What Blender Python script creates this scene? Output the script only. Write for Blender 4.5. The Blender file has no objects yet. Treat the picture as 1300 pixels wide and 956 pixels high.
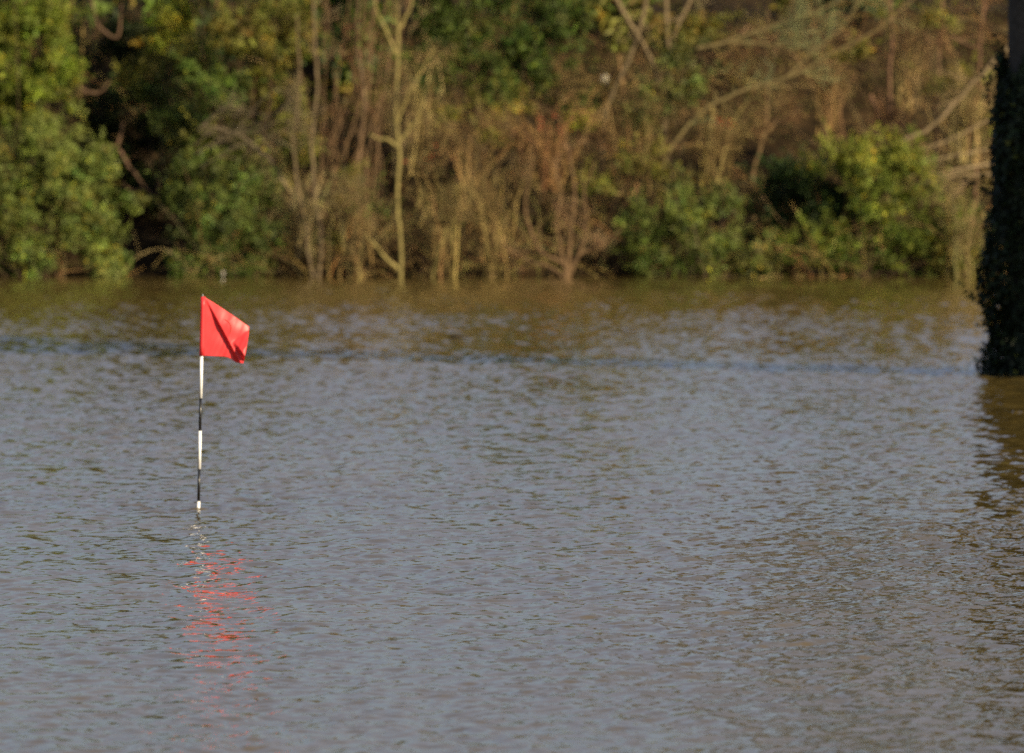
import bpy, math, random
import numpy as np
R = math.radians
random.seed(7)
rng = np.random.default_rng(11)
scene = bpy.context.scene
col = scene.collection

# ------------------------------------------------------------------ camera
FPX, CX, CY = 11660.0, 650.0, 478.0          # focal length and centre in photo pixels
CAMH, PITCH = 2.6, R(1.88)
cam_d = bpy.data.cameras.new('camera')
cam_d.sensor_width = 22.3
cam_d.lens = 22.3 * FPX / 1300.0
cam_d.clip_start, cam_d.clip_end = 0.5, 3000
cam_d.dof.use_dof = True
cam_d.dof.focus_distance = 47.5
cam_d.dof.aperture_fstop = 3.2
cam = bpy.data.objects.new('camera', cam_d); col.objects.link(cam)
cam.location = (0, 0, CAMH)
cam.rotation_euler = (math.pi/2 - PITCH, 0, 0)
scene.camera = cam

# ------------------------------------------------------------------ sky and sun
SUN_AZ, SUN_EL = R(50), R(26)                 # azimuth measured from behind the camera towards the right
sx, sy, sz = math.sin(SUN_AZ)*math.cos(SUN_EL), -math.cos(SUN_AZ)*math.cos(SUN_EL), math.sin(SUN_EL)
world = bpy.data.worlds.new('World'); scene.world = world
world.use_nodes = True
nt = world.node_tree
bg = nt.nodes['Background']
sky = nt.nodes.new('ShaderNodeTexSky')
sky.sky_type = 'NISHITA'; sky.sun_disc = False
sky.sun_elevation = SUN_EL
sky.sun_rotation = math.atan2(sx, sy)
sky.air_density = 1.0; sky.dust_density = 2.0; sky.ozone_density = 3.2
# thin broken high cloud over the whole sky
tcw = nt.nodes.new('ShaderNodeTexCoord'); mpw = nt.nodes.new('ShaderNodeMapping'); mpw.inputs['Scale'].default_value = (1, 1, 2.6)
nzw = nt.nodes.new('ShaderNodeTexNoise'); nzw.inputs['Scale'].default_value = 3.2; nzw.inputs['Detail'].default_value = 6
rgw = nt.nodes.new('ShaderNodeMapRange')
for i_, v_ in ((1,.36),(2,.66),(3,.25),(4,.82)): rgw.inputs[i_].default_value = v_
mxw = nt.nodes.new('ShaderNodeMixRGB'); mxw.inputs[2].default_value = (2.85, 3.15, 4.3, 1)
nt.links.new(tcw.outputs['Generated'], mpw.inputs['Vector']); nt.links.new(mpw.outputs[0], nzw.inputs['Vector'])
nt.links.new(nzw.outputs[0], rgw.inputs[0]); nt.links.new(rgw.outputs[0], mxw.inputs[0])
nt.links.new(sky.outputs[0], mxw.inputs[1]); nt.links.new(mxw.outputs[0], bg.inputs[0])
bg.inputs[1].default_value = 0.061
sun_d = bpy.data.lights.new('sun', 'SUN')
sun_d.energy = 5.0; sun_d.angle = R(0.5); sun_d.color = (1.0, 0.84, 0.57)
sun = bpy.data.objects.new('sun', sun_d); col.objects.link(sun)
from mathutils import Vector
sun.rotation_euler = Vector((sx, sy, sz)).to_track_quat('Z', 'Y').to_euler()
sun.location = (30, 0, 30)
scene.view_settings.view_transform = 'Standard'
scene.view_settings.look = 'None'
scene.view_settings.exposure = 0.82
scene.view_settings.gamma = 1.0
scene.render.engine = 'CYCLES'
scene.cycles.use_denoising = False
scene.cycles.max_bounces = 6
scene.cycles.sample_clamp_indirect = 2.0
scene.cycles.sample_clamp_direct = 6.0

# ------------------------------------------------------------------ helpers
cp, sp = math.cos(PITCH), math.sin(PITCH)
def at(px, py, Y):
    """world point at distance Y seen at photo pixel (px, py)"""
    a, b = (px-CX)/FPX, -(py-CY)/FPX
    dy, dz = cp + b*sp, -sp + b*cp
    k = Y/dy
    return np.array((a*k, Y, CAMH + dz*k))
def pxm(Y): return FPX/Y

def fbm(x, y, seed=0, octaves=4, scale=1.0):
    r = np.random.default_rng(seed); out = 0*x; a = 1.0
    for o in range(octaves):
        for k in range(5):
            th = r.uniform(0, 2*math.pi); f = scale*(2**o)*r.uniform(.7, 1.3)
            out = out + a*np.sin((x*math.cos(th)+y*math.sin(th))*f + r.uniform(0, 6.28))/2.5
        a *= .5
    return out

def tag(o, label=None, cat=None, group=None, kind=None):
    if label: o['label'] = label
    if cat: o['category'] = cat
    if group: o['group'] = group
    if kind: o['kind'] = kind
    return o
def link(name, me, parent=None):
    o = bpy.data.objects.new(name, me); col.objects.link(o)
    if parent is not None:
        o.parent = parent
        o.location = -parent.location          # the vertices are in world space
    return o
def thing(name, label, cat, loc, group=None):
    o = bpy.data.objects.new(name, None); col.objects.link(o)
    o.location = loc; o.empty_display_size = .2
    return tag(o, label, cat, group)

def mesh_np(name, verts, faces, mat, tint=None, smooth=False):
    """faces: (n,3) or (n,4) array"""
    me = bpy.data.meshes.new(name)
    verts = np.asarray(verts, np.float32); faces = np.asarray(faces, np.int32)
    n, k = faces.shape
    me.vertices.add(len(verts)); me.vertices.foreach_set('co', verts.ravel())
    me.loops.add(n*k); me.loops.foreach_set('vertex_index', faces.ravel())
    me.polygons.add(n)
    me.polygons.foreach_set('loop_start', np.arange(0, n*k, k, dtype=np.int32))
    me.polygons.foreach_set('loop_total', np.full(n, k, np.int32))
    if tint is not None:
        at_ = me.color_attributes.new('tint', 'FLOAT_COLOR', 'POINT')
        c = np.ones((len(verts), 4), np.float32); c[:, :3] = tint
        at_.data.foreach_set('color', c.ravel())
    me.update(calc_edges=True)
    if smooth: me.polygons.foreach_set('use_smooth', np.ones(n, bool))
    me.materials.append(mat)
    me.validate()
    return me

# ------------------------------------------------------------------ materials
def new_mat(name):
    m = bpy.data.materials.new(name); m.use_nodes = True
    return m, m.node_tree, m.node_tree.nodes['Principled BSDF']
def node(nt, t, **kw):
    n = nt.nodes.new(t)
    for k, v in kw.items(): setattr(n, k, v)
    return n
def mat_leaf():
    m, nt, b = new_mat('leaf')
    a = node(nt, 'ShaderNodeAttribute', attribute_name='tint')
    b.inputs['Roughness'].default_value = .5
    b.inputs['Specular IOR Level'].default_value = .22
    nt.links.new(a.outputs['Color'], b.inputs['Base Color'])
    tr = node(nt, 'ShaderNodeBsdfTranslucent')
    mixc = node(nt, 'ShaderNodeMixRGB', blend_type='MULTIPLY'); mixc.inputs[0].default_value = 1
    mixc.inputs[2].default_value = (1.1, 1.15, .5, 1)
    nt.links.new(a.outputs['Color'], mixc.inputs[1]); nt.links.new(mixc.outputs[0], tr.inputs[0])
    mx = node(nt, 'ShaderNodeMixShader'); mx.inputs[0].default_value = .28
    nt.links.new(b.outputs[0], mx.inputs[1]); nt.links.new(tr.outputs[0], mx.inputs[2])
    nt.links.new(mx.outputs[0], nt.nodes['Material Output'].inputs[0])
    return m
def mat_bark():
    m, nt, b = new_mat('bark')
    a = node(nt, 'ShaderNodeAttribute', attribute_name='tint')
    tc = node(nt, 'ShaderNodeTexCoord')
    n = node(nt, 'ShaderNodeTexNoise'); n.inputs['Scale'].default_value = 22; n.inputs['Detail'].default_value = 5
    nt.links.new(tc.outputs['Object'], n.inputs['Vector'])
    ra = node(nt, 'ShaderNodeMapRange'); ra.inputs[1].default_value=.3; ra.inputs[2].default_value=.7
    ra.inputs[3].default_value=.6; ra.inputs[4].default_value=1.35
    nt.links.new(n.outputs[0], ra.inputs[0])
    mu = node(nt, 'ShaderNodeVectorMath', operation='SCALE')
    nt.links.new(a.outputs['Color'], mu.inputs[0]); nt.links.new(ra.outputs[0], mu.inputs['Scale'])
    nt.links.new(mu.outputs[0], b.inputs['Base Color'])
    b.inputs['Roughness'].default_value = .8
    b.inputs['Specular IOR Level'].default_value = .25
    bp = node(nt, 'ShaderNodeBump'); bp.inputs['Strength'].default_value = .6; bp.inputs['Distance'].default_value = .01
    nt.links.new(n.outputs[0], bp.inputs['Height']); nt.links.new(bp.outputs[0], b.inputs['Normal'])
    return m
def mat_soil():
    m, nt, b = new_mat('leaf_litter_soil')
    tc = node(nt, 'ShaderNodeTexCoord')
    n = node(nt, 'ShaderNodeTexNoise'); n.inputs['Scale'].default_value = 3; n.inputs['Detail'].default_value = 10
    nt.links.new(tc.outputs['Object'], n.inputs['Vector'])
    cr = node(nt, 'ShaderNodeValToRGB')
    e = cr.color_ramp.elements
    e[0].position=.35; e[0].color=(.010,.007,.004,1); e[1].position=.7; e[1].color=(.045,.028,.013,1)
    nt.links.new(n.outputs[0], cr.inputs[0]); nt.links.new(cr.outputs[0], b.inputs['Base Color'])
    b.inputs['Roughness'].default_value = .95; b.inputs['Specular IOR Level'].default_value = .05
    bp = node(nt, 'ShaderNodeBump'); bp.inputs['Distance'].default_value = .05
    nt.links.new(n.outputs[0], bp.inputs['Height']); nt.links.new(bp.outputs[0], b.inputs['Normal'])
    return m
def mat_water():
    m, nt, b = new_mat('silty_flood_water')
    tc = node(nt, 'ShaderNodeTexCoord')
    n = node(nt, 'ShaderNodeTexNoise'); n.inputs['Scale'].default_value = .35; n.inputs['Detail'].default_value = 3
    nt.links.new(tc.outputs['Object'], n.inputs['Vector'])
    cr = node(nt, 'ShaderNodeValToRGB'); e = cr.color_ramp.elements
    e[0].position=.3; e[0].color=(.080,.056,.015,1); e[1].position=.7; e[1].color=(.098,.070,.020,1)
    nt.links.new(n.outputs[0], cr.inputs[0]); nt.links.new(cr.outputs[0], b.inputs['Base Color'])
    b.inputs['Roughness'].default_value = .03
    b.inputs['IOR'].default_value = 1.333
    f = node(nt, 'ShaderNodeTexNoise'); f.inputs['Scale'].default_value = 16; f.inputs['Detail'].default_value = 3
    nt.links.new(tc.outputs['Object'], f.inputs['Vector'])
    bp = node(nt, 'ShaderNodeBump'); bp.inputs['Strength'].default_value = 1.0; bp.inputs['Distance'].default_value = .0014
    nt.links.new(f.outputs[0], bp.inputs['Height']); nt.links.new(bp.outputs[0], b.inputs['Normal'])
    return m
def mat_plain(name, c, rough=.5, spec=.5, grime=0.0, scale=30):
    m, nt, b = new_mat(name)
    b.inputs['Roughness'].default_value = rough
    b.inputs['Specular IOR Level'].default_value = spec
    tc = node(nt, 'ShaderNodeTexCoord')
    n = node(nt, 'ShaderNodeTexNoise'); n.inputs['Scale'].default_value = scale; n.inputs['Detail'].default_value = 6
    nt.links.new(tc.outputs['Object'], n.inputs['Vector'])
    cr = node(nt, 'ShaderNodeValToRGB'); e = cr.color_ramp.elements
    e[0].position=.3; e[0].color=(*[x*(1-grime) for x in c],1); e[1].position=.65; e[1].color=(*c,1)
    nt.links.new(n.outputs[0], cr.inputs[0]); nt.links.new(cr.outputs[0], b.inputs['Base Color'])
    return m
def mat_cloth():
    m = mat_plain('red_nylon', (.88,.07,.08), .4, .4, .12, 25)
    nt = m.node_tree; b = nt.nodes['Principled BSDF']
    tr = node(nt, 'ShaderNodeBsdfTranslucent'); tr.inputs[0].default_value = (.85,.09,.06,1)
    mx = node(nt, 'ShaderNodeMixShader'); mx.inputs[0].default_value = .42
    nt.links.new(b.outputs[0], mx.inputs[1]); nt.links.new(tr.outputs[0], mx.inputs[2])
    nt.links.new(mx.outputs[0], nt.nodes['Material Output'].inputs[0])
    return m
LEAF, BARK, SOIL, WATER, CLOTH = mat_leaf(), mat_bark(), mat_soil(), mat_water(), mat_cloth()
WHITE = mat_plain('white_pole_paint', (.82,.82,.82), .35, .5, .25, 45)
BLACK = mat_plain('black_pole_paint', (.012,.012,.013), .35, .5, .2)
PALE = mat_plain('pale_stone', (.55,.52,.46), .8, .3, .4, 12)
PRINT = mat_plain('grey_print', (.42,.06,.05), .6, .2, .1)
BERRY = mat_plain('red_berry', (.35,.02,.012), .3, .5, .2)
METAL = mat_plain('grey_metal_tip', (.22,.22,.22), .4, .5, .2)

# ------------------------------------------------------------------ terrain
SHORE = 118.9
def terrain(x, y):
    x = np.asarray(x, float); y = np.asarray(y, float)
    sh = SHORE + .10*np.sin(x*1.3) + .08*np.sin(x*3.1+1) + .0006*x*x
    t = y - sh
    z = np.where(t < 0, np.maximum(t*.5, -.95), 0)
    up = .34*t + .010*t*t
    up = np.where(t > 8, .34*8+.010*64+(t-8)*.08, up)
    up = np.where(t > 30, .34*8+.010*64+22*.08 + (t-30)*.01, up)
    z = np.where(t >= 0, up + .10*fbm(x, y, 5, 3, 1.1)*np.clip(t/2, 0, 1), z)
    near = np.clip((3.0-y)/6, 0, 1)
    return np.where(y < 30, -.95 + 1.95*near*near*(3-2*near), z)
def build_ground():
    xs = np.concatenate([np.linspace(-900,-30,12), np.linspace(-24,24,161), np.linspace(30,900,12)])
    ys = np.concatenate([np.linspace(-900,-20,8), np.linspace(-12,8,21), np.linspace(14,112,12), np.linspace(114,136,89), np.linspace(140,170,12), np.linspace(200,1500,10)])
    X, Y = np.meshgrid(xs, ys); Z = terrain(X, Y)
    v = np.stack([X, Y, Z], -1).reshape(-1, 3)
    nx, ny = len(xs), len(ys)
    i = (np.arange(ny-1)[:,None]*nx + np.arange(nx-1)[None]).ravel()
    me = mesh_np('ground', v, np.stack([i, i+1, i+1+nx, i+nx], 1), SOIL, smooth=True)
    tag(link('ground', me), kind='structure')
build_ground()

# ------------------------------------------------------------------ water
def waves(X, Y):
    r = np.random.default_rng(3)
    H = np.zeros_like(X, dtype=np.float32); X = X.astype(np.float32); Y = Y.astype(np.float32)
    # domain warp so that crests wander
    Xw = X + (.10*np.sin(.9*Y+.7*X) + .05*np.sin(2.3*X-1.7*Y+1)).astype(np.float32)
    Yw = Y + (.10*np.sin(1.1*X-.6*Y+2) + .05*np.sin(2.9*Y+1.1*X)).astype(np.float32)
    N = 110
    for k in range(N):
        u = (k+.5)/N
        lam = .080*(.90/.080)**(u**2.0)
        kk = 2*math.pi/lam
        th = R(-32) + r.normal(0, .80)
        slope = .198/math.sqrt(N/2)*(1.0 if lam < .45 else .42)
        p = (kk*(Xw*math.cos(th)+Yw*math.sin(th)) + r.uniform(0, 6.28)).astype(np.float32)
        if lam > .15 and k % 2: H += (slope*1.1/kk)*(1-2*np.sqrt(np.sin(p*.5)**2+.02))     # sharper crests
        else: H += (slope/kk)*np.sin(p)
    return H
def gust(X, Y):
    g = 1.08 + .26*fbm(X*.35, Y*.16, 44, 3, 1.0) + .10*fbm(X*1.5, Y*.8, 4, 2, 1.0)
    lee = np.clip((SHORE-1-Y)/11, 0, 1)
    return np.interp(Y, [36,50,64,82], [.62,.69,.80,1.0])*np.clip(g, .45, 1.6)*(.22 + .78*lee**.6)
PIN = at(252.3, 645, 55.05)
def build_water():
    nc, nr = 380, 1480
    ys = 32*np.exp(np.linspace(0, math.log(119.0/32), nr))
    u = np.linspace(-1, 1, nc)
    HW = .075*ys + 1.2
    X = u[None]*HW[:,None]; Y = np.repeat(ys[:,None], nc, 1)
    fade = np.clip((1-np.abs(u))/.06, 0, 1)[None] * np.clip((Y-32)/1.5, 0, 1)
    Z = waves(X, Y)*gust(X, Y)*fade
    # small rings where the stick stands in the current
    d = np.hypot(X-PIN[0], Y-PIN[1])
    Z += .016*np.sin(d*2*math.pi/.13)*np.exp(-d/.22)
    # extend to a big sheet
    X = np.hstack([np.full((nr,1),-900.), X, np.full((nr,1),900.)])
    Y = np.hstack([Y[:, :1], Y, Y[:, :1]]); Z = np.hstack([0*Z[:, :1], Z, 0*Z[:, :1]])
    X = np.vstack([X[:1], X[:1], X]); Y = np.vstack([0*Y[:1]-900, 0*Y[:1]+1, Y]); Z = np.vstack([0*Z[:1], 0*Z[:1], Z])
    X[:,0] = -900; X[:,-1] = 900
    nr2, nc2 = X.shape
    i = (np.arange(nr2-1)[:,None]*nc2 + np.arange(nc2-1)[None]).ravel()
    me = mesh_np('flood_water', np.stack([X,Y,Z],-1).reshape(-1,3), np.stack([i,i+1,i+1+nc2,i+nc2],1), WATER, smooth=True)
    tag(link('flood_water', me), kind='structure')
build_water()

# ------------------------------------------------------------------ tubes and leaves
class Tubes:
    def __init__(s): s.b = {}; s.n = 0
    def add(s, pts, rad, tint, sides=3):
        pts = np.asarray(pts, float); n = len(pts)
        rad = np.broadcast_to(np.asarray(rad, float), (n,)) if np.ndim(rad) else np.full(n, rad)
        s.b.setdefault((n, sides), []).append((pts, rad, tint)); s.n += 1
    def build(s, name, parent=None, kind=None):
        V, F, T, off = [], [], [], 0
        for (n, k), L in s.b.items():
            P = np.stack([a[0] for a in L]); Rr = np.stack([a[1] for a in L]); C = np.stack([np.asarray(a[2]) for a in L])
            D = np.gradient(P, axis=1); D /= np.linalg.norm(D, axis=2, keepdims=True)+1e-9
            ref = np.tile(np.array([.31,.93,.17]), (len(L),1)); main = P[:,-1]-P[:,0]
            main /= np.linalg.norm(main,axis=1,keepdims=True)+1e-9
            bad = np.abs((ref*main).sum(1)) > .85; ref[bad] = (1,0,.1)
            A = np.cross(D, ref[:,None,:]); A /= np.linalg.norm(A,axis=2,keepdims=True)+1e-9
            B = np.cross(D, A)
            th = np.arange(k)*2*math.pi/k
            ring = P[:,:,None,:] + Rr[:,:,None,None]*(np.cos(th)[None,None,:,None]*A[:,:,None,:] + np.sin(th)[None,None,:,None]*B[:,:,None,:])
            m = len(L)
            V.append(ring.reshape(-1,3)); T.append(np.repeat(C, n*k, 0))
            base = (np.arange(m)*n*k)[:,None,None] + (np.arange(n-1)*k)[None,:,None]
            j = np.arange(k)[None,None,:]; j2 = (j+1)%k
            f = np.stack([base+j, base+j2, base+k+j2, base+k+j], -1).reshape(-1,4)
            F.append(f+off); off += m*n*k
        if not V: return None
        me = mesh_np(name, np.concatenate(V), np.concatenate(F), BARK, np.concatenate(T), smooth=True)
        o = link(name, me, parent)
        if kind: o['kind'] = kind
        return o
    def build_each(s, parent):
        first = True
        L = [(k, e) for k, l in s.b.items() for e in l]
        L.sort(key=lambda q: -q[1][1].max()*len(q[1][0])**.5)
        for (n, k), e in L:
            t = Tubes(); t.b[(n,k)] = [e]; t.build('trunk' if first else 'branch', parent); first = False
class Leaves:
    def __init__(s): s.c=[]; s.a=[]; s.n=[]; s.l=[]; s.t=[]
    def add(s, c, a, n, l, t):
        s.c.append(c); s.a.append(a); s.n.append(n); s.l.append(l); s.t.append(t)
    def build(s, name, parent=None, aspect=.34, kind='stuff'):
        c,a,n,l,t = map(np.concatenate, (s.c,s.a,s.n,s.l,s.t))
        a = a/(np.linalg.norm(a,axis=1,keepdims=True)+1e-9)
        w = np.cross(n, a); w /= np.linalg.norm(w,axis=1,keepdims=True)+1e-9
        n = np.cross(a, w); L = l[:,None]
        v0 = c; v2 = c + a*L - n*L*.12
        v1 = c + a*L*.45 + w*L*aspect*.5 + n*L*.10; v3 = c + a*L*.45 - w*L*aspect*.5 + n*L*.10
        V = np.stack([v0,v1,v2,v3],1).reshape(-1,3)
        i = np.arange(len(c))*4
        F = np.stack([np.stack([i,i+1,i+2],1), np.stack([i,i+2,i+3],1)],1).reshape(-1,3)
        me = mesh_np(name, V, F, LEAF, np.repeat(t,4,0))
        o = link(name, me, parent)
        if kind: o['kind'] = kind
        return o
def unit(n):
    v = rng.normal(size=(n,3)); return v/np.linalg.norm(v,axis=1,keepdims=True)
G_DARK, G_MID, G_OLIVE, G_LIME = (.022,.040,.009), (.075,.108,.020), (.130,.125,.024), (.24,.25,.03)
def clump(Lv, c, rad, base, dens=1.0, size=.064, cl=36, shell=.55, tips=None):
    """leafy ellipsoid made of many small sprays of leaves"""
    c = np.asarray(c,float); rad = np.asarray(rad,float)
    area = 4*math.pi*((rad[0]*rad[1])**1.6/3+(rad[0]*rad[2])**1.6/3+(rad[1]*rad[2])**1.6/3)**(1/1.6)
    m = max(4, int(area*36*dens))
    u = unit(m); rr = (shell + (1.08-shell)*rng.random(m)**.6)[:,None]
    wob = 1 + .32*fbm(u[:,0]*2, u[:,2]*2+u[:,1], int(abs(c[0]*97))%50, 2, 1.5)[:,None]
    sub = c + u*rad*rr*wob
    base = np.asarray(base)*1.15
    g = np.sin(sub[:,0]*7.3+sub[:,2]*4.1+1)+np.sin(sub[:,0]*-4.6+sub[:,2]*8.3+2)+np.sin(sub[:,1]*6+sub[:,0]*10+sub[:,2]*3)*.7
    sub = c + (sub-c)*np.where(g < -.1, .45, 1.0+.07*np.clip(g,0,2))[:,None]
    cm = rng.lognormal(0, .30, (m,1))*np.clip(1+rng.normal(0,.10,(m,3)), .6, 1.5)   # colour of each spray
    k = rng.integers(int(cl*.6), int(cl*1.4), m)
    idx = np.repeat(np.arange(m), k); N = len(idx)
    q = unit(N)*(rng.random((N,1))**.5)*np.array([.13,.13,.10])*rng.uniform(.7,1.3,(m,1))[idx]
    q[:,2] -= .35*np.hypot(q[:,0],q[:,1])
    pos = sub[idx] + q
    ax = u[idx]*.5 + unit(N)*.8 + np.array([0,0,-.35])
    nn = u[idx]*.6 + unit(N)*.7 + np.array([.1,-.25,.55])
    t = base*cm[idx]*rng.lognormal(0,.2,(N,1))
    yl = rng.random(N) < .05; t[yl] = t[yl]*np.array([2.4,1.7,1.0])
    Lv.add(pos, ax, nn, size*rng.uniform(.7,1.3,N), t)
    # leafy shoots that break the outline
    ns = max(2, int(area*9*dens)); us = unit(ns); us[:,2] = np.abs(us[:,2])*.8+us[:,2]*.2
    for j in range(ns):
        p0 = c + us[j]*rad*rng.uniform(.75,1.0); d = us[j]+rng.normal(0,.35,3)+np.array([0,0,.35]); d /= np.linalg.norm(d)
        l = rng.uniform(.12,.38); nl = int(l*70); f = rng.random(nl)
        pos = p0 + d*(f*l)[:,None] + rng.normal(0,.012,(nl,3))
        t = base*rng.lognormal(.12,.25)*rng.lognormal(0,.2,(nl,1))
        Lv.add(pos, unit(nl)+d*.7, unit(nl)*.7+np.array([.2,-.3,.6]), size*rng.uniform(.7,1.2,nl), t)
    if tips is not None: tips.extend(sub[rng.random(m) < .3])
    return sub
def pxclumps(Lv, specs, Y, base, tips=None, **kw):
    """specs: (px, py, rx, ry[, dY, colour]) in photo pixels"""
    for s in specs:
        dy = s[4] if len(s) > 4 else 0; b = s[5] if len(s) > 5 else base
        c = at(s[0], s[1], Y+dy); k = pxm(Y+dy)
        clump(Lv, c, (s[2]/k, max(.25,.6*(s[2]+s[3])/2/k), s[3]/k), b, tips=tips, **kw)

def wander(p, d, L, n=6, bend=.25, grav=0.0):
    """a crooked polyline from p along d"""
    p = np.array(p,float); d = np.array(d,float); d /= np.linalg.norm(d)+1e-9
    out = [p.copy()]; st = L/n
    for i in range(n):
        d = d + rng.normal(0, bend, 3)*.6 + np.array([0,0,grav]); d /= np.linalg.norm(d)
        p = p + d*st; out.append(p.copy())
    return np.array(out)
def smooth(pts, n):
    pts = np.asarray(pts,float)
    t = np.concatenate([[0],np.cumsum(np.linalg.norm(np.diff(pts,axis=0),axis=1))]); t /= t[-1]
    # Catmull-Rom through the points
    q = np.linspace(0,1,n); out = []
    for x in q:
        i = min(max(np.searchsorted(t,x)-1,0),len(pts)-2)
        f = (x-t[i])/(t[i+1]-t[i]+1e-9)
        p0,p1,p2,p3 = pts[max(i-1,0)],pts[i],pts[i+1],pts[min(i+2,len(pts)-1)]
        out.append(.5*((2*p1)+(-p0+p2)*f+(2*p0-5*p1+4*p2-p3)*f*f+(-p0+3*p1-3*p2+p3)*f**3))
    return np.array(out)
def vary(c, s=.18): return np.clip(np.asarray(c)*rng.lognormal(0,s)*(1+rng.normal(0,.07,3)), .004, .9)
def side_twigs(T, pts, r0, tint, n, L, spread=.9, up=.3, levels=1, sides=3, minr=.0032):
    """lateral twigs along a limb, and twigs on those"""
    pts = np.asarray(pts)
    for k in range(n):
        f = rng.uniform(.18, .98)*(len(pts)-1); i = min(int(f), len(pts)-2)
        p = pts[i] + (pts[i+1]-pts[i])*(f-i); ax = pts[i+1]-pts[i]; ax = ax/(np.linalg.norm(ax)+1e-9)
        s = unit(1)[0]; s -= ax*np.dot(s, ax)*.6
        d = ax*.8 + s*spread + np.array([0,0,up])
        l = L*rng.uniform(.5,1.3)*(1-.45*f/(len(pts)-1))
        r = max(minr, r0*rng.uniform(.35,.55))
        q = wander(p, d, l, 5, .28, .02)
        g = math.sin(q[3,0]*5.1+q[3,2]*3.7+1)+math.sin(q[3,0]*-3.3+q[3,2]*6.3)+math.sin(q[3,1]*4.1+q[3,0]*9+q[3,2]*8)*.8
        if g < -.05 and minr < .005: continue
        T.add(q, np.linspace(r, max(minr*.6, r*.35), 6), vary(tint), sides)
        if levels > 1: side_twigs(T, q, r, tint, max(2,int(n*.5)), L*.5, spread, up, levels-1, sides, minr)
def limb(T, px, Y, r0, r1, tint, sides=7, twigs=0, tl=.5, levels=2, dY=None, up=.3):
    """a limb through photo pixels; r0, r1 radii in pixels"""
    dY = dY or [0]*len(px)
    P = np.array([at(x, y, Y+d) for (x,y),d in zip(px,dY)])
    n = max(6, len(px)*4); P = smooth(P, n); k = pxm(Y)
    P[1:-1] += rng.normal(0, .006, (n-2,3))
    T.add(P, np.linspace(r0/k*.72, r1/k*.55, n), np.array(tint)*.72*rng.lognormal(0,.08), sides)
    if twigs: side_twigs(T, P, (r0+r1)/2/k, tint, twigs, tl, levels=levels, up=up)
    return P
B_GREY, B_BROWN, B_RED, B_OLIVE, B_PALE = (.20,.150,.075), (.19,.120,.045), (.19,.100,.045), (.20,.17,.06), (.30,.22,.12)

def base_at(px, Y):
    x = at(px, 352, Y)[0]; return np.array((x, Y, float(terrain(x, Y))))

# ------------------------------------------------------------------ evergreen shrubs
def evergreen(label, px0, Y, specs, base, cat='shrub', stems=5, name='evergreen_shrub', extra=None, group=None, **kw):
    b = base_at(px0, Y)
    t = thing(name, label, cat, b, group)
    Lv = Leaves(); tips = []
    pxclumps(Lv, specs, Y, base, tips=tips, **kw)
    T = Tubes()
    random.shuffle(tips)
    for e in tips[:stems*8]:
        s = b + np.array([rng.normal(0,.12), rng.normal(0,.12), -.05])
        mid = (s+e)/2 + rng.normal(0,.12,3)
        P = smooth([s, mid, e], 8)
        T.add(P, np.linspace(rng.uniform(.006,.013), .003, 8), vary((.08,.055,.028)), 4)
    if extra: extra(T)
    Lv.build('foliage', t); T.build('stems', t, 'stuff')
    return t

evergreen('tall leafy evergreen at the far left, upper of the two green masses there', 15, 119.6,
    [(10,40,80,75),(55,100,42,55),(75,105,22,30),(20,130,60,50),(45,-60,75,60),(-60,60,80,100),(60,20,40,45)], (.115,.145,.018), dens=1.2)
evergreen('rounded pale green evergreen leaning over the water in the far left corner', 60, 118.5,
    [(35,225,75,65),(85,260,58,55),(118,312,34,42),(40,320,75,45),(118,222,30,38,.1),(-40,270,60,90),(138,335,18,22),(75,195,40,35)], (.120,.145,.032), dens=1.3)
evergreen('deep green holly in the dark hollow behind the left bushes, leaves darkened as shade', 185, 121.4,
    [(180,60,110,60),(190,150,100,90),(200,235,85,65),(150,300,80,55),(225,315,70,45),(240,-60,140,60),(130,180,60,60)], (.018,.028,.006), dens=.85, stems=2)  # leaf green darkened further to stand in for the hollow's shade
evergreen('small lime leaved shrub high above the dark hollow on the left', 232, 119.9,
    [(228,14,36,24,0,G_LIME),(165,95,22,20,.2,G_OLIVE),(236,78,34,28,0,G_OLIVE),(205,48,20,18,0,G_LIME),(200,120,18,16,.2,G_MID)], G_LIME, dens=.95, stems=2)
evergreen('broad olive green shrub right of the dark hollow with grey twigs', 310, 119.1,
    [(320,45,62,48,0,G_OLIVE),(368,40,30,62,.3,G_OLIVE),(282,110,46,50,0,G_MID),(350,120,42,46,.2,G_OLIVE),(305,195,52,48,.2,(.115,.125,.026)),(262,180,28,40,.2),(228,170,30,46,.5,(.070,.095,.02)),(372,170,34,46,.3,G_OLIVE),(335,235,34,34,.3,G_MID),(300,-60,100,60,.2),(270,-160,120,80,.2)],  # topmost lobes, above the frame, added to shade the hollow
    G_OLIVE, dens=.85)
evergreen('mid green bush reaching down to the waterline right of the dark hollow', 290, 118.6,
    [(295,265,52,42),(338,296,26,34),(262,300,34,42,0,(.062,.085,.02)),(305,325,50,26,0,G_MID),(240,335,26,18,0,G_MID),(285,225,40,34,.2),(240,250,36,50,.3,(.075,.10,.022))], (.095,.120,.028), dens=1.05)
evergreen('dark ivy curtain hanging at the top centre behind the pale sapling', 610, 121.0,
    [(600,30,75,42),(680,70,52,45),(555,10,40,35),(640,105,50,25,-.2),(540,95,24,34,0),(700,20,50,50),(600,-60,150,50),(570,70,40,30)], (.055,.080,.014), dens=.95)
evergreen('yellowish green bramble patch in the middle of the bank', 650, 120.2,
    [(645,128,44,18,0,G_OLIVE),(735,148,26,14,0,G_LIME),(625,170,40,14,0,G_OLIVE),(740,130,40,20,.2,G_MID),(570,140,26,18,.1,G_OLIVE)], G_OLIVE, dens=.5, stems=3)
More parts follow.
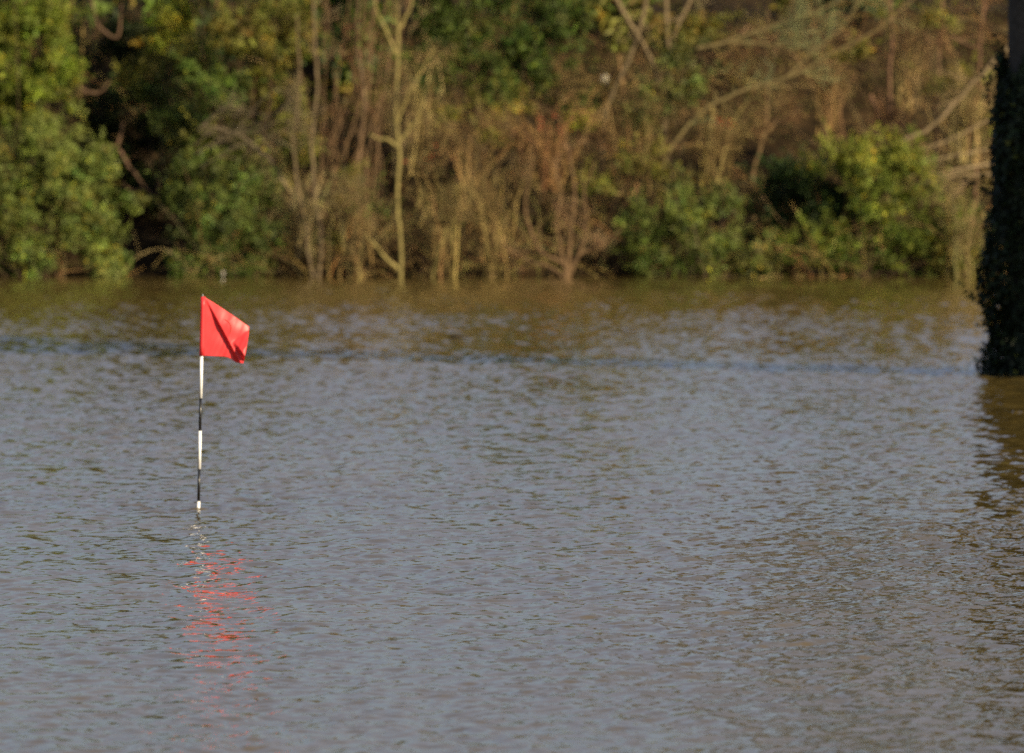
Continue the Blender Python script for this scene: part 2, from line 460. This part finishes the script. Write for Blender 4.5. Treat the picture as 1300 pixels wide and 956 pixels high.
evergreen('low green bush at the waterline left of the round evergreen', 880, 118.6,
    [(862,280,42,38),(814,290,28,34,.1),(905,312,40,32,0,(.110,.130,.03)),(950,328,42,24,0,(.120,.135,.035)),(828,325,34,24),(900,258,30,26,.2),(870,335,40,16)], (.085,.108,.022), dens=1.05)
evergreen('large round evergreen at the right waterline, lit right and shaded left coloured into its leaves', 1090, 118.7,
    [(1088,208,56,40,0,(.140,.155,.022)),(1132,245,62,54,0,(.110,.135,.022)),(1168,300,58,48,0,(.105,.125,.02)),(1140,200,30,24,0,(.140,.155,.022)),(1055,250,50,40,.45,G_DARK),(1035,318,56,34,0),(1100,320,60,32,.1),(1195,325,28,24,0,G_OLIVE),(1005,230,48,40,.8,G_DARK),(985,275,36,44,.7,G_DARK),(1060,285,40,30,.3,G_DARK)],  # light and shade put into the lobe colours: bright right, dark left
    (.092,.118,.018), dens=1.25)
evergreen('thin ivy leaved growth around the forked grey trunks', 855, 119.9,
    [(862,75,28,30),(880,105,24,26),(845,125,36,24),(870,40,30,22,.2,G_OLIVE),(900,30,26,16,.4,G_OLIVE),(815,150,30,16)], (.095,.105,.028), dens=.75, stems=2)
evergreen('small olive bush among brown canes just left of the pale sapling', 450, 119.0,
    [(440,225,30,20,0,G_OLIVE),(470,262,24,16,0,G_MID),(425,300,22,18,.2,G_OLIVE)], G_OLIVE, dens=.4, stems=3)
evergreen('sparse olive brambles among the twigs above the low green bush', 800, 119.4,
    [(800,200,40,22,0,G_OLIVE),(760,235,30,18,0,G_OLIVE),(850,215,34,20,0,G_OLIVE)], G_OLIVE, dens=.35, stems=3)
evergreen('sparse olive leaves in the thicket beside the top of the ivy trunk', 1215, 119.9,
    [(1215,100,40,26,0,G_OLIVE),(1245,150,26,24,0,G_OLIVE),(1080,60,40,20,.4,G_OLIVE),(1180,20,50,18,.2,G_OLIVE)], G_OLIVE, dens=.4, stems=3)

# ------------------------------------------------------------------ bare trees and limbs
def bare_tree(label, px0, Y, fn, name='bare_tree', cat='tree', group=None):
    b = base_at(px0, Y); t = thing(name, label, cat, b, group)
    T, W = Tubes(), Tubes()
    fn(T, W, Y, b)
    T.build_each(t)
    if W.n: W.build('twigs', t, 'stuff')
    return t
def sapling(T, W, Y, b):
    c = (.31,.25,.085)
    P = limb(T, [(508,356),(509,330),(508,300),(505,270),(504,230),(507,188),(502,160),(503,120),(505,60),(504,0),(508,-120),(500,-300)], Y, 3.9, 2.2, c, 9)
    for px, r in (([(508,344),(492,330),(480,315),(464,298)],4.0), ([(507,188),(492,178),(478,176),(470,170)],3.6),
                  ([(506,182),(516,168),(530,150),(538,132)],2.6), ([(503,160),(512,135),(535,90),(552,60)],2.4),
                  ([(504,70),(490,40),(478,10),(470,-40)],2.6), ([(505,40),(520,10),(535,-40)],2.6)):
        q = limb(T, px, Y, r, r*.55, c, 6)
        side_twigs(W, q, .010, (.34,.25,.11), 7, .45, levels=2)
    side_twigs(W, P, .012, (.20,.15,.07), 34, .7, levels=2, up=.5)
bare_tree('slim pale yellow sapling rising from the waterline with forked side branches', 508, 118.0, sapling, 'sapling')
def twin(T, W, Y, b):
    for px, r in (([(404,352),(408,315),(404,280),(398,230),(396,170),(402,100),(398,0),(405,-100)],4.2), ([(398,352),(391,320),(388,285),(378,240),(372,180),(380,110),(376,20)],3.4)):
        P = limb(T, px, Y, r, r*.5, (.18,.13,.07), 7)
        side_twigs(W, P, .012, B_GREY, 26, .6, levels=2)
bare_tree('twin stemmed grey brown bush with fine twigs left of the pale sapling', 402, 118.3, twin)
def reddish(T, W, Y, b):
    for k in range(22):
        x0 = rng.uniform(405,480); x1 = x0 + rng.normal(10,42)
        P = limb(T if k < 4 else W, [(x0,330),(x0+rng.normal(0,8),220),((x0*.6+x1*.4),130),((x0+x1*3)/4,50),(x1,-20),(x1+10,-90)], Y+rng.normal(0,.5), rng.uniform(1.1,2.3), .8, (.18,.11,.055), 4)
        side_twigs(W, P, .007, B_RED, 9, .55, levels=2, up=.8)
    limb(T, [(455,330),(456,200),(462,120),(452,40),(460,-80)], Y, 3.4, 2.2, (.19,.12,.07), 6)
bare_tree('upright reddish brown stems standing left of the pale sapling near the top', 455, 119.5, reddish, 'bare_shrub', 'shrub')
def fork(T, W, Y, b):
    c = (.20,.145,.075)
    for px, r in (([(775,-60),(783,0),(806,38),(822,68),(834,98),(842,170)],5.0), ([(828,-60),(820,0),(812,30),(803,65),(786,102),(770,140),(762,220)],4.6),
                  ([(846,-60),(845,0),(847,40),(851,78),(848,130),(840,200)],5.0), ([(890,-60),(876,0),(860,34),(851,70)],4.8)):
        P = limb(T, px, Y, r, r*.75, c, 8)
        side_twigs(W, P, .012, B_GREY, 14, .5, levels=2)
bare_tree('crossing grey forked trunks at the top right of centre', 845, 120.0, fork)
def longlimb(T, W, Y, b):
    c = (.21,.16,.065)
    for px, r in (([(835,240),(848,195),(885,146),(915,128),(960,110),(1010,94),(1060,66),(1110,40),(1180,-20)],4.6),
                  ([(885,62),(930,50),(975,36),(1020,20),(1070,0),(1120,-30)],4.2), ([(895,60),(935,54),(985,58),(1040,60)],3.4),
                  ([(1000,96),(1040,60),(1080,20),(1100,-30)],3.2), ([(1004,60),(1010,30),(1000,-20)],2.6)):
        P = limb(T, px, Y, r*.8, r*.35, c, 7)
        side_twigs(W, P, .011, (.20,.21,.09), 24, .6, levels=2, up=.1)
bare_tree('bare tree with long mossy limbs slanting up to the right above the round evergreen', 845, 119.6, longlimb)
def smallfork(T, W, Y, b):
    for px, r in (([(948,330),(956,225),(966,185),(974,150),(973,110),(972,60),(975,10)],3.8), ([(967,180),(982,158),(1002,146),(1020,142)],3.0)):
        P = limb(T, px, Y, r, r*.5, (.19,.12,.055), 6); side_twigs(W, P, .010, B_RED, 18, .45, levels=2)
bare_tree('thin forked stem rising behind the left side of the round evergreen', 960, 120.1, smallfork)
def uprights(T, W, Y, b):
    for px, r in (([(1126,300),(1128,200),(1130,90),(1132,50),(1131,0),(1135,-80)],3.8), ([(1186,300),(1188,190),(1188,140),(1191,80),(1196,0),(1200,-80)],4.0), ([(1235,300),(1240,160),(1245,60),(1250,0),(1252,-60)],3.0),
                  ([(1105,120),(1118,150),(1140,175)],3.4), ([(1180,20),(1215,50),(1245,62)],3.0)):
        P = limb(T, px, Y, r, r*.6, (.19,.105,.06), 6); side_twigs(W, P, .012, B_RED, 30, .55, levels=2)
bare_tree('upright reddish stems in the thicket left of the ivy covered trunk', 1180, 120.2, uprights, 'bare_shrub', 'shrub')
def deadlimbs(T, W, Y, b):
    for px, r in (([(1122,193),(1148,178),(1180,162),(1212,132),(1245,95),(1290,50)],4.6), ([(1148,224),(1185,222),(1225,214),(1275,205)],4.2),
                  ([(1135,215),(1165,232),(1210,224),(1260,222)],3.2), ([(1130,188),(1165,190),(1200,180),(1260,150)],2.6), ([(1165,206),(1200,200),(1260,188)],2.4)):
        P = limb(T, px, Y, r*.6, r, B_PALE, 7)
        side_twigs(W, P[::-1], .011, (.24,.18,.09), 17, .6, levels=2, up=-.2, spread=.7)
bare_tree('pale dead branches fallen sideways between round evergreen and ivy trunk', 1230, 118.9, deadlimbs, 'fallen_branches', 'branches')
def hollow(T, W, Y, b):
    for px, r in (([(112,-20),(120,20),(130,38),(148,48),(153,22),(157,-20)],3.2), ([(98,108),(112,117),(128,116),(139,103)],3.0),
                  ([(124,188),(134,188),(147,186),(153,172),(157,155)],3.4), ([(150,190),(160,205),(170,220),(182,236),(172,243),(155,232)],3.2),
                  ([(182,236),(195,250),(212,268),(228,292),(232,330)],3.6), ([(200,255),(203,220),(203,190)],2.6),
                  ([(215,215),(235,205),(262,198)],2.6), ([(228,300),(228,270),(232,250)],2.4)):
        P = limb(T, px, Y, r, r*.65, (.17,.10,.06), 6); side_twigs(W, P, .008, B_BROWN, 6, .3, levels=1)
    limb(T, [(212,318),(230,332),(246,343),(262,352)], Y-1.0, 4.5, 3.8, B_PALE, 8)
bare_tree('twisted bare branches arching across the dark hollow on the left', 195, 119.7, hollow)
def fan(T, W, Y, b):
    c = (.19,.115,.055)
    for px, r in (([(719,356),(715,335),(690,322),(674,295),(667,255),(676,210)],3.8), ([(719,356),(722,320),(726,280),(730,235),(718,180)],4.0),
                  ([(719,356),(730,330),(752,315),(775,303),(792,288)],3.4), ([(719,356),(712,315),(706,280),(712,245),(700,205)],3.2),
                  ([(719,356),(736,320),(745,280),(742,240),(756,205)],3.2), ([(719,356),(700,340),(672,332),(650,318)],2.8)):
        P = limb(T, px, Y, r, r*.45, c, 6); side_twigs(W, P, .010, (.27,.17,.085), 16, .45, levels=2)
bare_tree('bare arching shrub fanning out from one foot at the waterline in the middle', 719, 118.1, fan, 'bare_shrub', 'shrub')
def greytwigs(T, W, Y, b):
    for k in range(14):
        x, y = 255+rng.uniform(-10,10), 168+rng.uniform(-25,25)
        P = limb(W, [(x,y+20),(x+40,y+rng.normal(0,14)),(x+85,y-10+rng.normal(0,16)),(x+120,y-30+rng.normal(0,20))], Y+.3+rng.normal(0,.25), 1.3, .7, (.17,.135,.08), 4)
        side_twigs(W, P, .005, (.17,.135,.08), 12, .4, levels=2, up=0)
    limb(T, [(395,352),(385,280),(340,200),(290,165),(255,160)], Y, 4, 2, (.17,.13,.08), 6)
bare_tree('pale grey twiggy branch lying across the olive shrub on the left', 395, 118.7, greytwigs)

# thicket shrubs of brown canes, each its own plant
def cane_shrub(label, px0, py0, Y, hpx, wpx, tint, n=30, name='bare_shrub'):
    tint = (tint[0]*.82, tint[1]*.90, tint[2]*.66)
    k = pxm(Y); c = at(px0, py0, Y); t = thing(name, label, 'shrub', c)
    T, W = Tubes(), Tubes()
    for i in range(n):
        s = c + np.array([rng.normal(0,.10), rng.normal(0,.10), -.08]); dx = rng.normal(0, wpx/k*.6)
        h = hpx/k*rng.uniform(.6,1.15)
        P = smooth([s, s+np.array([dx*.3, rng.normal(0,.15)-.05, h*.55]), s+np.array([dx*.8, rng.normal(0,.25)-.15, h*.95]), s+np.array([dx*1.25, rng.normal(0,.3)-.25, h*rng.uniform(.6,1.05)])], 10)
        P[1:] += rng.normal(0,.012,(9,3))
        T.add(P, np.linspace(rng.uniform(.006,.014), .004, 10), vary(tint,.3), 4)
        side_twigs(W, P, .008, np.asarray(tint)*.85, 9, .5, levels=2 if i%2==0 else 1, up=.05, spread=1.2)
    T.build('canes', t, 'stuff'); W.build('twigs', t, 'stuff')
    return t
for a in (
  ('brown twiggy shrub at the waterline just right of the pale sapling', 560, 350, 118.3, 130, 55, (.25,.17,.085)),
  ('brown twiggy shrub at the waterline between the twin stems and sapling', 452, 350, 118.4, 120, 50, (.23,.15,.08)),
  ('tan bramble bush at the waterline left of the arching shrub', 625, 350, 118.4, 140, 55, (.25,.16,.08)),
  ('tangled brown bush above the tan brambles in the centre', 600, 262, 119.6, 120, 60, (.24,.14,.075)),
  ('russet twiggy bush above the arching shrub', 700, 235, 119.7, 100, 60, (.27,.13,.07)),
  ('brown twiggy bush above the low green bush right of centre', 810, 240, 119.7, 110, 60, (.25,.15,.075)),
  ('brown bush with arched canes left of the thin forked stem', 905, 225, 119.9, 110, 50, (.26,.16,.08)),
  ('grey brown bush below the grey twiggy branch on the left', 385, 320, 118.7, 110, 45, (.27,.20,.12)),
  ('russet thicket shrub at upper right under the slanting limbs', 1050, 170, 120.4, 110, 60, (.26,.15,.08)),
  ('brown thicket shrub at the top right corner of the bank', 1150, 130, 121.0, 130, 60, (.28,.17,.095)),
  ('tan twiggy shrub beside the ivy trunk below the dead branches', 1225, 350, 118.6, 120, 45, (.28,.20,.10)),
  ('brown bush at upper centre beneath the crossing trunks', 775, 165, 120.5, 90, 60, (.24,.15,.07)),
  ('dry brown bush above the dead branches on the right', 1225, 200, 119.7, 130, 45, (.28,.19,.10)),
  ('upright brown shrub directly behind the pale sapling', 530, 215, 119.9, 150, 45, (.26,.17,.09)),
): cane_shrub(*a)

# rosehips
def berries(px, py, Y, spread, n, label):
    c = at(px, py, Y); t = thing('rosehip_spray', label, 'berries', c)
    T = Tubes(); V, F = [], []
    for i in range(n):
        p = c + rng.normal(0,1,3)*np.array([spread,.1,spread*.5])
        P = wander(c+np.array([0,0,-.1]), p-c+np.array([0,0,.12]), np.linalg.norm(p-c)+.1, 4, .15)
        T.add(P, np.linspace(.004,.002,5), vary(B_RED), 3); p = P[-1]; r = rng.uniform(.009,.014)
        for k in range(2):
            q = p + rng.normal(0,.02,3); o = len(V)*6
            V.append([q+(r,0,0),q-(r,0,0),q+(0,r,0),q-(0,r,0),q+(0,0,r*1.3),q-(0,0,r*1.3)])
            F += [[o+a,o+b,o+c_] for a,b,c_ in ((0,2,4),(2,1,4),(1,3,4),(3,0,4),(2,0,5),(1,2,5),(3,1,5),(0,3,5))]
    me = mesh_np('berries', np.array(V).reshape(-1,3), np.array(F), BERRY, smooth=True)
    link('berries', me, t)['kind'] = 'stuff'; T.build('twigs', t, 'stuff')
berries(692, 163, 119.5, .13, 12, 'red rosehips among russet twigs right of centre')
berries(912, 158, 119.5, .06, 7, 'small cluster of red rosehips below the slanting limbs')
berries(545, 205, 119.3, .12, 6, 'scattered red rosehips just right of the pale sapling')

# ------------------------------------------------------------------ undergrowth, litter, wood behind
def undergrowth():
    T = Tubes(); Lv = Leaves(); M = 4200
    xs = rng.uniform(-9.5, 9.5, M); ts = rng.random(M)**1.0*8.2
    for x, t_ in zip(xs, ts):
        Y = SHORE - .6 + t_; z = max(-.03, float(terrain(x, Y))); px = CX + x*pxm(Y)
        if 85 < px < 250 and t_ < 5 and rng.random() < .93: continue
        if fbm(np.array([x*1.1]), np.array([Y*1.6]), 14, 2, 1.0)[0] < -.25: continue
        L = rng.uniform(.6,1.5); tint = vary([(.21,.135,.048),(.20,.108,.042),(.23,.165,.075),(.22,.180,.055),(.03,.019,.009)][rng.integers(5)],.35)
        d = np.array([rng.normal(0,.8), -.35+rng.normal(0,.3), .8])
        q = wander((x,Y,z-.03), d, L, 6, .30, -.13)
        T.add(q, np.linspace(rng.uniform(.004,.012), .003, 7), tint, 3)
        side_twigs(T, q, .008, tint, 5, .5, levels=1, up=.0, spread=1.2)
    o = T.build('bramble_tangle'); tag(o, 'brown tangle of bramble canes and dead stems covering the bank', 'undergrowth', kind='stuff')
    # dead leaves caught in it
    N = 95000
    x = rng.uniform(-9.5,9.5,N); t_ = rng.random(N)*8.5; Y = SHORE-.5+t_
    z = np.maximum(terrain(x,Y),0) + rng.random(N)**1.6*.75
    keep = (fbm(x*2, z*2.2+Y, 9, 3, 1.0) > -.1) & ~((x > -5.8) & (x < -4.3) & (t_ < 4.5))
    x,Y,z = x[keep],Y[keep],z[keep]; n=len(x)
    pal = np.array([(.12,.07,.028),(.20,.13,.05),(.03,.02,.009),(.11,.115,.026),(.12,.14,.025)])
    t = pal[rng.integers(0,5,n)]*rng.lognormal(0,.25,(n,1))
    Lv.add(np.stack([x,Y,z],1), unit(n)+np.array([0,0,-.3]), unit(n)+np.array([0,-.3,.3]), rng.uniform(.025,.055,n), t)
    o = Lv.build('dead_leaves'); tag(o, 'withered brown and olive leaves scattered through the bank thicket', 'leaves', kind='stuff')
undergrowth()
def woodland():
    T = Tubes(); Lv = Leaves()
    for k in range(55):
        x = rng.uniform(-24,24); Y = rng.uniform(124,131); z = float(terrain(x,Y)); H = float(np.clip(1.3+.6*math.sin(x*.9+1)+rng.exponential(.8), .6, 4.0))
        P = wander((x,Y,z-.2), (rng.normal(0,.12),-.05,1), H, 8, .10); r = rng.uniform(.015,.035)
        T.add(P, np.linspace(r, .008, 9), vary(B_BROWN), 6)
        side_twigs(T, P, .012, vary(B_BROWN), 12, .8, levels=2, minr=.004)
        if rng.random() < .6:
            for q in range(3):
                c = P[rng.integers(3,8)] + rng.normal(0,.4,3)
                clump(Lv, c, (.8,.7,.5), [G_DARK,G_MID,G_OLIVE][rng.integers(3)], dens=.14, size=.19, cl=16)
    o = T.build('woodland'); tag(o, 'wood of bare and ivy clad trees rising behind the bank thicket', 'woodland', kind='stuff')
    f = Lv.build('woodland_foliage', None); f.parent = o
woodland()

# ------------------------------------------------------------------ ivy covered trunk in the water on the right
def ivy_trunk():
    YT = 79.8; k = pxm(YT); cx = at(1313, 475, YT)[0]; YC = YT+.36
    t = thing('ivy_clad_tree', 'dark ivy covered tree trunk standing in the flood at the right edge', 'tree', (cx, YC, -.9))
    T = Tubes(); rB = 34/k
    zs = np.linspace(-.95, 8.5, 20)
    P = np.stack([cx+.02*np.sin(zs*1.1), YC+.03*np.sin(zs*.7), zs], 1)
    T.add(P, np.linspace(rB*1.12, rB*.6, 20), (.05,.047,.040), 20)
    T.build('trunk', t)
    Bt = Tubes()
    for i in range(9):
        h = rng.uniform(4.2,8); a = rng.uniform(0,6.28) if i > 3 else rng.uniform(2.6,4.4)
        q = wander((cx,YC,h), (math.cos(a),math.sin(a),.5), rng.uniform(2.0,3.0), 7, .2)
        Bt.add(q, np.linspace(.08,.02,8), (.13,.11,.08), 7); side_twigs(Bt, q, .03, (.13,.10,.07), 14, 1.1, levels=2)
    Bt.build('branches', t)
    # ivy leaves following the bark
    N = 15000
    z = rng.uniform(-.05, 2.86, N)**1.0; th = rng.uniform(0, 2*math.pi, N)
    edge = np.interp(z, [-.1,.15,.35,1.0,2.0,2.5,2.75,2.95], [62,60,57,55,52,48,42,36])/k
    bump = .06*fbm(th*2.2, z*4, 31, 3, 1.5)
    r = rB + (edge+bump-rB)*(rng.random(N)**.35)
    keep = (z < 2.70 + .14*np.sin(th*3)+.08*np.sin(th*7)); z,th,r = z[keep],th[keep],r[keep]; n=len(z)
    out = np.stack([np.cos(th),np.sin(th),0*th],1)
    pos = np.array([cx,YC,0]) + out*r[:,None]; pos[:,2] = z
    Lv = Leaves()
    tint = np.array((.013,.024,.008))*rng.lognormal(0,.3,(n,1)); y = rng.random(n)<.02; tint[y] = (.10,.11,.02)
    Lv.add(pos, out*.4+unit(n)*.6+np.array([0,0,-.7]), out+unit(n)*.45, rng.uniform(.035,.075,n), tint)
    # loose sprays sticking out
    for (px,py) in ((1258,110),(1254,330),(1251,395),(1246,455),(1249,438),(1256,250),(1262,85),(1250,468)):
        c = at(px+8,py,YC); clump(Lv, c, (.05,.05,.05), (.013,.024,.008), dens=3, size=.045, cl=8)
    # ivy in the crown above
    for i in range(8):
        c = np.array([cx+rng.normal(-.5,1.2), YC+rng.normal(0,1.0), rng.uniform(4.4,8)])
        clump(Lv, c, (.8,.8,.6), (.03,.05,.015), dens=.5, size=.11, cl=16)
    Lv.build('ivy', t, aspect=.85)
ivy_trunk()

def added_shade_tree():
    # added tree, unseen right of the frame, only to shade the visible trunk
    x, y = 8.5, 76.9
    t = thing('ivy_clad_tree', 'added unseen ivy covered tree further right, there to shade the first', 'tree', (x,y,-.9))
    T = Tubes(); zs = np.linspace(-.95,7.5,14)
    T.add(np.stack([x+.05*np.sin(zs),y+0*zs,zs],1), np.linspace(.26,.12,14), (.05,.047,.04), 14); T.build('trunk', t)
    Lv = Leaves()
    for z in np.linspace(2.1,5.4,6):
        clump(Lv, (x+rng.normal(0,.1),y,z), (.75,.75,.65), (.03,.045,.012), dens=.5, size=.14, cl=20, shell=.2)
    Lv.build('ivy', t, aspect=.85)
added_shade_tree()

# ------------------------------------------------------------------ golf flag
def cyl_part(name, p0, p1, r0, r1, mat, parent, sides=16, rings=1):
    p0, p1 = np.array(p0,float), np.array(p1,float); d = p1-p0; d /= np.linalg.norm(d)
    a = np.cross(d,(0,1,0)); a/=np.linalg.norm(a); b = np.cross(d,a)
    th = np.arange(sides)*2*math.pi/sides; V=[]
    for f in np.linspace(0,1,rings+1):
        V += [p0+(p1-p0)*f+(r0+(r1-r0)*f)*(math.cos(x)*a+math.sin(x)*b) for x in th]
    me = bpy.data.meshes.new(name)
    F = [(s*sides+i, s*sides+(i+1)%sides, (s+1)*sides+(i+1)%sides, (s+1)*sides+i) for s in range(rings) for i in range(sides)]
    F += [tuple(range(sides))[::-1], tuple(range(rings*sides,(rings+1)*sides))]
    me.from_pydata([tuple(v) for v in V], [], F); me.materials.append(mat); me.update()
    for p in me.polygons: p.use_smooth = len(p.vertices) == 4
    return link(name, me, parent)
def flag():
    YF = 55.05; k = pxm(YF)
    t = thing('golf_flagstick', 'red golf flag on a black and white striped stick standing in the flood', 'golf flag', (PIN[0]-.01, YF, -.95))
    X0, Y0, X1, Y1 = 251.9, 645, 257.3, 376
    def pp(py):
        f = (Y0-py)/(Y0-Y1); return at(X0+(X1-X0)*f, py, YF)
    cuts = [(850,636.5,WHITE),(636.5,595.5,BLACK),(595.5,547,WHITE),(547,505.5,BLACK),(505.5,451,WHITE),(451,377,WHITE)]
    for a,b,m in cuts:
        r = (2.2 if m is WHITE else 1.75)/k
        o = cyl_part('pole_section', pp(a), pp(b), r, r, m, t)
        o['label'] = 'white pole section' if m is WHITE else 'black pole section'
    cyl_part('tip', pp(377), pp(373.2), 1.4/k, .5/k, METAL, t)
    # cloth
    nu, nv = 80, 64
    top = [(259.5,377),(275,386.5),(295,400),(316,415)]
    bot = [(256.8,451.5),(270,452.2),(285,453),(293,455.5),(299,460),(309,461.5)]
    fly = [(316,415),(315.2,428),(312.5,445),(309,461.5)]
    def curve(c, n):
        P = smooth([(x,0,y) for x,y in c], n); return P[:,[0,2]]
    Tt, Bb, Ff = curve(top,nu), curve(bot,nu), curve(fly,nv)
    Hh = np.stack([np.linspace(259.5,256.8,nv), np.linspace(377,451.5,nv)],1)
    V = np.zeros((nv,nu,3)); S = np.zeros((nv,nu))
    for j in range(nv):
        v = j/(nv-1)
        for i in range(nu):
            u = i/(nu-1)
            p = (1-v)*Tt[i]+v*Bb[i]+(1-u)*Hh[j]+u*Ff[j]-((1-u)*(1-v)*Tt[0]+u*(1-v)*Tt[-1]+(1-u)*v*Bb[0]+u*v*Bb[-1])
            # pleat: a narrow steep face running from the top of the hoist down to the fly corner
            ax, ay, bx, by = 262.5, 384, 299.5, 458
            L = math.hypot(bx-ax,by-ay); nx_, ny_ = (by-ay)/L, -(bx-ax)/L
            s = (p[0]-ax)*nx_+(p[1]-ay)*ny_; al = ((p[0]-ax)*(bx-ax)+(p[1]-ay)*(by-ay))/L/L
            w = 2.1+3.4*max(0,min(1.1,al)); g = max(0,min(1,al*2.2+.1))
            st = max(0,min(1,(s+w*.2)/w)); st = st*st*(3-2*st)
            d = .30*(p[0]-258)*(1-.5*v) - 6.5*g*st
            # second short fold near the lower fly corner
            ax2, ay2, bx2, by2 = 297, 436, 311, 456
            L2 = math.hypot(bx2-ax2,by2-ay2)
            s2 = (p[0]-ax2)*(by2-ay2)/L2-(p[1]-ay2)*(bx2-ax2)/L2; al2 = ((p[0]-ax2)*(bx2-ax2)+(p[1]-ay2)*(by2-ay2))/L2/L2
            g2 = max(0,min(1,al2*1.6+.2)); q = max(0,min(1,(s2+3)/6)); q=q*q*(3-2*q)
            d -= 9*g2*q*(1 if s > 0 else max(0,1+s/3))
            d += .45*math.sin(p[0]*.33+p[1]*.05)*u + .7*math.sin(p[1]*.21-p[0]*.11)*u + .35*math.sin(p[0]*.9+p[1]*.4)*u*v
            q3 = at(p[0],p[1],YF); q3[1] += d/k - .008
            V[j,i] = q3
    me = mesh_np('flag', V.reshape(-1,3), np.array([(j*nu+i,(j+1)*nu+i,(j+1)*nu+i+1,j*nu+i+1) for j in range(nv-1) for i in range(nu-1)]), CLOTH, smooth=True)
    o = link('flag', me, t)
    md = o.modifiers.new('thickness','SOLIDIFY'); md.thickness = .0015
    # sewn sleeve round the pole
    cyl_part('sleeve', pp(451.6)+np.array([.003,-.001,0]), pp(376.6)+np.array([.003,-.001,0]), 3.3/k, 3.1/k, CLOTH, t, 20, 6)
    # faint printed arc
    pr = []
    for a in np.linspace(-70, 25, 14):
        for rr in (12.0, 12.9):
            x, y = 281.5+rr*math.cos(R(a)), 417+rr*math.sin(R(a))
            xy = np.stack([(V[...,0]/YF), V[...,2]],-1)
            tg = at(x,y,YF); dd = (V[...,0]-tg[0])**2+(V[...,2]-tg[2])**2
            j,i = np.unravel_index(dd.argmin(), dd.shape)
            tg[1] = V[j,i,1]-.004; pr.append(tg)
    F = np.array([(2*i,2*i+1,2*i+3,2*i+2) for i in range(13)])
    link('printed_arc', mesh_np('printed_arc', np.array(pr), F, PRINT), t)
flag()

# ------------------------------------------------------------------ small things
def blob(name, label, cat, c, rad, mat, seed):
    import bmesh
    bm = bmesh.new(); bmesh.ops.create_icosphere(bm, subdivisions=3, radius=1)
    r = np.random.default_rng(seed); ph = r.uniform(0,6.28,3)
    for v in bm.verts:
        s = 1+.14*math.sin(v.co.x*3+ph[0])+.12*math.sin(v.co.y*3.3+ph[1])+.1*math.sin(v.co.z*4+ph[2])
        v.co = Vector((v.co.x*rad[0]*s, v.co.y*rad[1]*s, v.co.z*rad[2]*s))
    me = bpy.data.meshes.new(name); bm.to_mesh(me); bm.free(); me.materials.append(mat)
    for p in me.polygons: p.use_smooth = True
    o = bpy.data.objects.new(name, me); col.objects.link(o); o.location = c
    return tag(o, label, cat)
blob('stone', 'small pale stone at the waterline beneath the low green bush', 'stone', at(283,347,118.0), (.022,.03,.022), PALE, 2)
def tuft():
    c = at(768,100,119.2); t = thing('seed_tuft', 'pale fluffy seed tuft caught beside the crossing trunks', 'seed head', c)
    Lv = Leaves(); n = 260
    Lv.add(c+unit(n)*.035, unit(n), unit(n), rng.uniform(.02,.05,n), np.tile((.62,.56,.46),(n,1)))
    Lv.build('fluff', t, aspect=.12)
tuft()
def stick():
    Y = 90.6; T = Tubes(); c = at(583,430,Y)
    t = thing('floating_stick', 'short dark stick floating on the water beyond the flag', 'stick', (c[0],Y,0))
    T.add(smooth([(c[0]-.10,Y,.012),(c[0],Y-.02,.03),(c[0]+.10,Y+.02,.01)],9), np.array([.010,.016,.02,.02,.02,.018,.016,.012,.008]), (.03,.025,.02), 8)
    T.build('wood', t)
stick()
